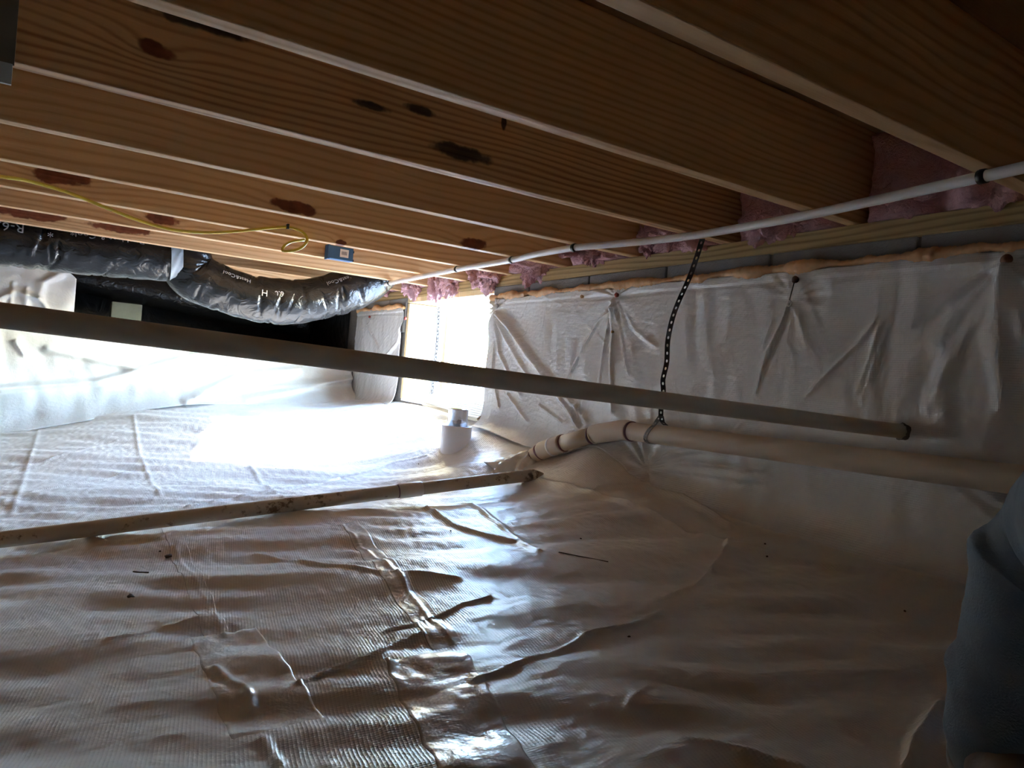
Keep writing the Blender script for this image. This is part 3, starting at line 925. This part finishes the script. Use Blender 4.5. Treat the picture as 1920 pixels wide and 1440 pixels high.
# gathered plastic collar round the pipe where it dives under the sheet
cpts = resample([e4 + Vector((.0, -.01, .01)), e4.lerp(e5, .5), e5 + Vector((-.02, 0, -.03))], .008)
V, F = tube_vf(cpts, [R2 * 1.05 + .006 * i for i in range(len(cpts))], 40, False, lambda i, a: .004 * math.sin(a * 7 + i * .4) * (1 + .5 * i) * .8)
col = obj('sheet_collar', V, F, M_TAPE); m_ = col.modifiers.new('thickness', 'SOLIDIFY'); m_.thickness = .0012
tag(col, 'crumpled plastic collar gathered round the diving drain elbow', 'plastic sheet')
# dirt lines on top of the wall drain
rr = random.Random(8)
# floor pipe
R3 = .0211
fl = []
fa = P(-420, 1065, D=1.62); fb = P(0, 1012, D=1.80); fc = P(1003, 890, D=2.53)
fpipe = empty('floor_pipe', fb); tag(fpipe, 'dirty tan plastic pipe lying across the floor sheet', 'pipe')
M_FP = NT('dirty_tan_pvc'); _f = M_FP.noise(34, 5, rough=.7); _b = M_FP.noise(2.2, 2)
M_FP.base(M_FP.mix(M_FP.sstep(M_FP.math('ADD', _f, M_FP.math('MULTIPLY', _b, .35)), .76, .88), (.54, .44, .32), (.17, .10, .05))); M_FP.set(rough=.5); M_FP = M_FP.m
cpl = P(760, 915, D=2.53 - (2.53 - 1.8) * .243)
ax = (fc - fb).normalized()
tc = (cpl - fb).dot(ax); cpl = fb + ax * tc
tube('pipe_body', [fb + ax * t for t in np.linspace(-1.3, (fc - fb).length - .02, 50)], R3, M_FP, fpipe, 28)
tip = fb + ax * (fc - fb).length
V, F = tube_vf([tip - ax * .021, tip - ax * .005, tip + ax * .02, tip + ax * .035], [R3, R3 * .97, R3 * .5, R3 * .12], 28)
obj('cut_end', V, F, M_FP, fpipe)
tube('coupling', [cpl - ax * .040, cpl - ax * .036, cpl + ax * .036, cpl + ax * .040], [R3 * 1.08, R3 * 1.16, R3 * 1.16, R3 * 1.08], M_PVC2, fpipe, 28)
tube('primer_ring', [cpl - ax * .044, cpl - ax * .039], R3 * 1.04, M_PRIMER, fpipe, 28)

# white supply pipe under the joists
ZP = ZJ - .0125
pex_px = [(1843, 331), (1740, 354), (1640, 376), (1480, 410), (1290, 443), (1150, 458), (1077, 464.5), (1000, 478), (960, 487.5), (857, 505), (731, 531)]
pp = [P(x, y, Z=ZP) for x, y in pex_px]
pp = [pp[0] + (pp[0] - pp[2]) * 2.2, pp[0] + (pp[0] - pp[2]) * .6] + pp + [pp[-1] + (pp[-1] - pp[-2]) * .06]
ppx = resample(pp, .03)
pex = empty('supply_pipe', pp[4]); tag(pex, 'white flexible water pipe clipped under the joist ends', 'pipe')
tube('pipe_body', ppx, .0108, M_PEX, pex, 24)
fr = frames(ppx)


def near_i(p): return min(range(len(ppx)), key=lambda i: (ppx[i] - p).length)


def pexband(name, px, py, L, r, mat):
    c = P(px, py, Z=ZP); i = near_i(c); t = fr[i][0]
    return tube(name, [c - t * L / 2, c + t * L / 2], r, mat, pex, 24), c


for x, y in ((1843, 331), (1077, 464.5), (960, 487.5), (857, 505), (731, 531)):
    o, c = pexband('pipe_clip', x, y, .014, .0132, M_BLACK)
    box('clip_nail', (c.x - .006, c.y - .005, c.z + .009), (c.x + .006, c.y + .005, c.z + .0135), M_BLACK, o)
pexband('blue_mark', 951, 489.5, .03, .01095, plain('blue_print', (.03, .08, .32), .4))
prt = random.Random(2); M_GINK = plain('grey_ink', (.2, .2, .22), .6)
for k in range(34):
    x = 1302 + k * 7 + (10 if k > 12 else 0) + (18 if k > 22 else 0)
    y = 443 - (x - 1290) * .1745 + 2
    c = P(x, y, Z=ZP); i = near_i(c); t = fr[i][0]
    s = (t.cross(Vector((0, 0, 1)))).normalized(); s = s if s.dot(c) < 0 else -s
    d = (s * .85 - Vector((0, 0, .45))).normalized(); u = d.cross(t)
    q = c + d * .0110; hw = .0012 + prt.random() * .001; hh = .0022
    if prt.random() < .85: obj('print_mark', [q - t * hw - u * hh, q + t * hw - u * hh, q + t * hw + u * hh, q - t * hw + u * hh], [(0, 1, 2, 3)], M_GINK, pex)


# perforated straps
def strap(name, pts, wdirs, width, pitch, mat, parent=None, hole=.32):
    pts = [Vector(p) for p in pts]; L = [0]
    for a, b in zip(pts[:-1], pts[1:]): L.append(L[-1] + (b - a).length)
    n = max(2, int(round(L[-1] / pitch)))

    def at(s):
        s = min(max(s, 0), L[-1]); i = min(int(np.searchsorted(L, s, 'right')) - 1, len(pts) - 2); i = max(i, 0)
        t = (s - L[i]) / max(1e-9, L[i + 1] - L[i]); return pts[i].lerp(pts[i + 1], t), Vector(wdirs[i]).lerp(Vector(wdirs[i + 1]), t).normalized()
    V = []; F = []
    for k in range(n):
        s0, s1 = L[-1] * k / n, L[-1] * (k + 1) / n; sm = (s0 + s1) / 2; h = (s1 - s0) / 2
        o8 = [(-1, -1), (0, -1), (1, -1), (1, 0), (1, 1), (0, 1), (-1, 1), (-1, 0)]
        b0 = len(V)
        for (a, b) in o8:
            c, w = at(sm + a * h); V.append(c + w * (b * width / 2))
        for (a, b) in o8:
            q = .75 if a and b else 1
            c, w = at(sm + a * h * .42 * q); V.append(c + w * (b * q * width * hole * .5 * 1.2))
        for j in range(8):
            F.append((b0 + j, b0 + (j + 1) % 8, b0 + 8 + (j + 1) % 8, b0 + 8 + j))
    o = obj(name, V, F, mat, parent, smooth=False)
    bmx = bmesh.new(); bmx.from_mesh(o.data); bmesh.ops.remove_doubles(bmx, verts=bmx.verts, dist=1e-5); bmx.to_mesh(o.data); bmx.free()
    m = o.modifiers.new('thickness', 'SOLIDIFY'); m.thickness = .0016; m.offset = 0
    return o


spx = [(1317, 448, 1.47), (1307, 480, 1.485), (1292, 522, 1.50), (1272, 566, 1.515), (1260, 600, 1.525), (1252, 640, 1.535), (1250, 680, 1.545), (1243, 712, 1.55), (1244, 735, 1.555), (1240, 757, 1.562), (1239, 780, 1.575)]
sp = resample([P(x, y, X=X) for x, y, X in spx], .01)
sp[0].z = min(sp[0].z, ZJ + .003)
hang = empty('hanger_strap', sp[0]); tag(hang, 'dark perforated metal strap hanging from a joist around the wall drain', 'strap')
vw = Vector(RW @ np.array([1, 0, 0]))
strap('strap_band', sp, [Vector((.75, -.65, .05)) for _ in sp], .0150, .024, M_STRAP, hang)
# loop round the drain
cl = P(1232, 813, X=wx); cl = d0 + dd * ((cl - d0).dot(dd))
n1 = (Vector((0, 0, 1)) - dd * dd.z).normalized(); n2 = dd.cross(n1)
n2 = n2 if n2.x < 0 else -n2
lp = []; lw = []
lp.append(sp[-1].copy()); lw.append(Vector((.75, -.65, .05)))
for k in range(13):
    a = math.radians(60 - 20 * k * .95)
    lp.append(cl + dd * (-.022 + .02 * math.cos(k * .26 * 2)) * .6 + n1 * (math.sin(a) * (R2 + .002)) + n2 * (math.cos(a) * (R2 + .002))); lw.append(dd.copy())
strap('strap_loop', lp, lw, .0165, .024, plain('strap_zinc', (.2, .19, .18), .45, metal=.5, var=.2, scale=50), hang)
strap('strap_tail', [P(1240, 780, X=1.57), P(1242, 792, X=1.575), P(1248, 797, X=1.575)], [Vector((.7, -.7, 0))] * 3, .0150, .024, M_STRAP, hang)

# strap stub hanging at the edge of the frame
sx = P(6, 120, Y=jy(2) - .024)
st = strap('hanger_strap', [Vector((sx.x - .012, jy(2) - .0225, z)) for z in np.linspace(ZJ + .18, sx.z + .0, 14)], [Vector((1, 0, .06))] * 14, .045, .03, plain('zinc_strap', (.16, .155, .15), .5, metal=.4, var=.25, scale=40), None, .2)
tag(st, 'grey perforated strap end nailed to the side of the wide-grained joist', 'strap')
tl = box('tape_end', (sx.x - .034, jy(2) - .026, sx.z - .022), (sx.x + .009, jy(2) - .0205, sx.z + .002), M_DTAPE, st)

# ------------------------------------------------------------------ yellow cable, blue box
yc = [(-120, 318, 2.42), (0, 331, 2.42), (60, 341, 2.46), (130, 362, 2.50), (200, 390, 2.54), (260, 413, 2.58), (320, 430, 2.61), (380, 436, 2.63), (440, 434, 2.645), (500, 428, 2.655), (540, 426, 2.660), (566, 434, 2.63), (576, 449, 2.60), (566, 464, 2.585),
      (548, 470, 2.58), (530, 470, 2.58), (534, 460, 2.595), (548, 453, 2.615), (570, 450, 2.64)]
cab = tube('yellow_cable', resample([P(x, y, Y=Y) for x, y, Y in yc], .015), .0052, M_YEL, None, 14)
tag(cab, 'yellow sheathed cable drooping under the joists and ending in a small loop', 'cable')
stp = P(540, 424.5, Y=2.652)
tag(box('staple', (stp.x - .004, stp.y - .006, stp.z - .009), (stp.x + .004, stp.y + .012, stp.z + .009), M_INK, cab, .0015), 'dark cable staple')

bf = jy(7) - .019
q0 = P(615, 459, Y=bf - .03); q1 = P(660, 487, Y=bf - .03)
bx0, bx1 = min(q0.x, q1.x), max(q0.x, q1.x); bz1 = q0.z; bz0 = P(637, 488, Y=bf - .03).z
bb = empty('junction_box', ((bx0 + bx1) / 2, bf - .03, bz0)); tag(bb, 'blue plastic electrical box with a white label fixed to a joist', 'electrical box')
box('box_body', (bx0, bf - .045, bz0), (bx1, bf - .0003, bz1), M_BLUE, bb, .004)
for zz in (bz0 + .008, bz1 - .012): box('nail_tab', (bx1 - .002, bf - .024, zz - .005), (bx1 + .010, bf - .0003, zz + .005), M_BLACK, bb, .001)
box('rim_lip', (bx0 - .003, bf - .047, bz0 - .003), (bx0 + .006, bf - .0003, bz1 + .002), M_BLUE, bb, .002)
lx = bx0 + (bx1 - bx0) * .46; lz = bz0 + (bz1 - bz0) * .22; lw_, lh_ = (bx1 - bx0) * .34, (bz1 - bz0) * .6
lb = box('label', (lx, bf - .0458, lz), (lx + lw_, bf - .0448, lz + lh_), M_LABEL, bb)
for k in range(6): box('print_bar', (lx + lw_ * (.18 + .11 * k), bf - .0462, lz + lh_ * .3), (lx + lw_ * (.18 + .11 * k + .055), bf - .0457, lz + lh_ * .72), M_INK, lb)

# ------------------------------------------------------------------ chain in the doorway
ch = [P(x, y, Y=OY1 - .045) for x, y in ((823, 579), (820, 640), (814, 700), (809, 745))]
cp = resample(ch, .004); L = sum((b - a).length for a, b in zip(cp[:-1], cp[1:]))
V = []; F = []
nl = int(L / .0215)
for k in range(nl):
    c = cp[min(len(cp) - 1, int((k + .5) / nl * (len(cp) - 1)))]
    t = (cp[-1] - cp[0]).normalized(); s = Vector((1, .3, 0)) if k % 2 else Vector((-.3, 1, 0))
    s = (s - t * s.dot(t)).normalized()
    ring = []
    for j in range(13):
        a = 6.2832 * j / 12
        ring.append(c + t * (.0145 * math.cos(a)) + s * (.0080 * math.sin(a)))
    v, f = tube_vf(ring, .0031, 7, False)
    F += [tuple(i + len(V) for i in q) for q in f]; V += v
chain = tag(obj('chain', V, F, M_CHAIN), 'dark steel link chain hanging beside the doorway post', 'chain')

# ------------------------------------------------------------------ vent stub by the doorway
cf = FP(853, 849); ch_ = Vector((cf.x, cf.y, 0)).normalized()
CS = -float((RW.T @ np.array(cf))[2]) / FPX * 28.5 / .065            # sleeve is 57 px across where it meets the sheet
def lathe(name, c, prof, mat, parent, seg=44, fn=None):
    V = []; F = []
    for k, (r, z) in enumerate(prof):
        for s in range(seg):
            a = 6.2832 * s / seg; rr = r + (fn(k, a) if fn else 0); V.append((c[0] + rr * math.cos(a), c[1] + rr * math.sin(a), c[2] + z))
    for k in range(len(prof) - 1):
        for s in range(seg):
            s2 = (s + 1) % seg; F.append((k * seg + s, k * seg + s2, (k + 1) * seg + s2, (k + 1) * seg + s))
    return obj(name, V, F, mat, parent)


base = Vector((cf.x, cf.y, cf.z)) + ch_ * (.062 * CS)
stub = empty('vent_stub', base); tag(stub, 'short white plastic pipe sleeve with a foil-wrapped can standing in it by the doorway', 'pipe sleeve')


def scl(p): return [(r * CS, z * CS) for r, z in p]


lathe('sleeve', base, scl([(.0625, -.03), (.065, -.025), (.065, .110), (.0625, .112), (.060, .110), (.060, -.02)]), M_PVCW, stub)
lathe('foil_can', base, scl([(.001, .0), (.044, .0), (.044, .180), (.0465, .184), (.0445, .187), (.040, .184), (.039, .176)]), M_FOIL, stub, 44, lambda k, a: .0012 * math.sin(a * 8 + k))
lathe('can_lid', base, scl([(.0002, .190), (.030, .1895), (.040, .183)]), M_YPAPER, stub)

# ------------------------------------------------------------------ crumbs and twigs on the sheet
def crumb(px, py, r, seed, label, cat='pebble'):
    p = FP(px, py); z = fz(p.x, p.y)
    o = blob('pebble' if cat == 'pebble' else 'dirt_crumb', (p.x, p.y, z + r * .55), r * 1.2, r, r * .75, seed, M_DIRT if cat != 'pebble' else plain('grey_pebble', (.2, .17, .145), .9), None, .3, 12, 8)
    return tag(o, label, cat, None)


crumb(316, 1039, .006, 1, 'larger flat brown pebble on the floor sheet below the tan pipe')
crumb(245, 1123, .005, 2, 'round grey pebble on the floor sheet beside the small twig')
for k, (x, y, lb_) in enumerate(((1697, 1143, 'beside the leg in jeans'), (1434, 1024, 'at the folded sheet edge along the wall'), (1438, 1046, 'just below the folded sheet edge along the wall'), (1090, 1003, 'above the long straw'),
                               (845, 995, 'in the glare below the pipe coupling'), (300, 1033, 'touching the larger flat pebble'), (785, 868, 'behind the tan pipe near the white sleeve'), (1180, 1190, 'on the long main crease'), (1744, 1066, 'on the wall sheet foot near the jeans'))):
    tag(crumb(x, y, .0022, 10 + k, 'tiny dark dirt crumb ' + lb_, 'dirt crumb'), group='dirt crumbs on the floor sheet')


def twig(pts, r, label):
    q = [FP(*p) for p in pts]; v = [Vector((p.x, p.y, fz(p.x, p.y) + r * .9)) for p in q]
    return tag(tube('twig', resample(v, .01), r, M_DIRT, None, 8), label, 'twig')


twig([(250, 1072), (262, 1075), (278, 1077)], .0018, 'short brown twig on the floor sheet near the pebbles')
twig([(1047, 1043), (1090, 1050), (1140, 1058)], .0011, 'long thin straw on the smooth floor sheet between the creases')

# ------------------------------------------------------------------ the photographer's leg
M_DENIM = NT('faded_denim'); _c = M_DENIM.xyz(); _f = M_DENIM.noise(14, 5, rough=.65); _g = M_DENIM.noise(420, 2)
M_DENIM.base(M_DENIM.mix(_f, (.10, .13, .17), (.26, .31, .36))); M_DENIM.set(rough=.95, spec=.1)
M_DENIM.bump(M_DENIM.math('ADD', M_DENIM.math('MULTIPLY', _g, .25), _f), .004); M_DENIM = M_DENIM.m
M_BOOT = plain('brown_boot', (.12, .07, .035), .7, var=.3, scale=25, bump=.003)
M_SOCK = plain('grey_cuff_lining', (.26, .26, .25), .9)
lg = [(P(1893, 1436, D=.80), .060), (P(1898, 1400, D=.79), .063), (P(1906, 1345, D=.78), .066), (P(1919, 1280, D=.765), .061), (P(1926, 1215, D=.75), .061), (P(1938, 1165, D=.735), .064),
      (P(1945, 1110, D=.72), .060), (P(1990, 1060, D=.70), .066), (P(2060, 1000, D=.66), .074), (P(2150, 960, D=.56), .082), (P(2350, 960, D=.42), .088)]
cpts = [a for a, b in lg]; lp = resample(cpts, .006)
cum = [0]
for a, b in zip(lp[:-1], lp[1:]): cum.append(cum[-1] + (b - a).length)
kn = [cum[min(range(len(lp)), key=lambda i: (lp[i] - c).length)] for c in cpts]
rad = np.interp(cum, kn, [b for a, b in lg])
rs = np.random.RandomState(12); fo = [(rs.uniform(.02, .36), rs.uniform(0, 6.28), rs.uniform(.008, .018), rs.uniform(.5, 1.2), rs.uniform(-1.2, 1.2), rs.uniform(.003, .008)) for _ in range(38)]


def legfn(i, a):
    v = .0015 * math.sin(a * 3 + cum[i] * 30)
    for p0, a0, w, wa, sl_, h in fo:
        da = (a - a0 + math.pi) % 6.2832 - math.pi; d = cum[i] - p0 - sl_ * .03 * da
        if abs(d) < 3 * w: v += h * math.exp(-(d / w) ** 2 - (da / wa) ** 2)
    return v


ftz = fz(lp[0].x, lp[0].y)
person = empty('person', (lp[0].x, lp[0].y, ftz)); tag(person, 'bent leg of a crouching person in faded blue jeans', 'person')
V, F = tube_vf(lp, list(rad), 48, True, legfn)
jeans = obj('jeans_leg', V, F, M_DENIM, person)
t0 = (lp[1] - lp[0]).normalized()
tube('cuff_hem', [lp[0] - t0 * .004, lp[0] + t0 * .010], rad[0] + .0035, M_SOCK, person, 48, True, lambda i, a: .0025 * math.sin(a * 3))
an = lp[0]
bt = [an + t0 * .03, an - t0 * .03, Vector((an.x - .01, an.y - .005, ftz + .055)), Vector((an.x - .06, an.y - .035, ftz + .044)), Vector((an.x - .12, an.y - .07, ftz + .038)), Vector((an.x - .175, an.y - .10, ftz + .030))]
btp = resample(bt, .01)
tube('boot', btp, list(np.interp(np.linspace(0, 1, len(btp)), [0, .25, .45, .65, .9, 1], [.048, .047, .052, .043, .040, .024])), M_BOOT, person, 28)
sole = []
fd = Vector((-.87, -.5, 0)); fs = Vector((.5, -.87, 0))
for zz in (0.002, .02):
    for k in range(24):
        a = 6.2832 * k / 24; w_ = .042 if math.cos(a) > -.2 else .036
        q = Vector((an.x - .075, an.y - .043, 0)) + fd * (.135 * math.copysign(abs(math.cos(a)) ** .7, math.cos(a))) + fs * (w_ * math.sin(a)); sole.append((q.x, q.y, ftz + zz))
tag(obj('boot_sole', sole, [tuple(range(23, -1, -1)), tuple(range(24, 48))] + [(k, (k + 1) % 24, 24 + (k + 1) % 24, 24 + k) for k in range(24)], M_BLACK, person, False), 'black boot sole')
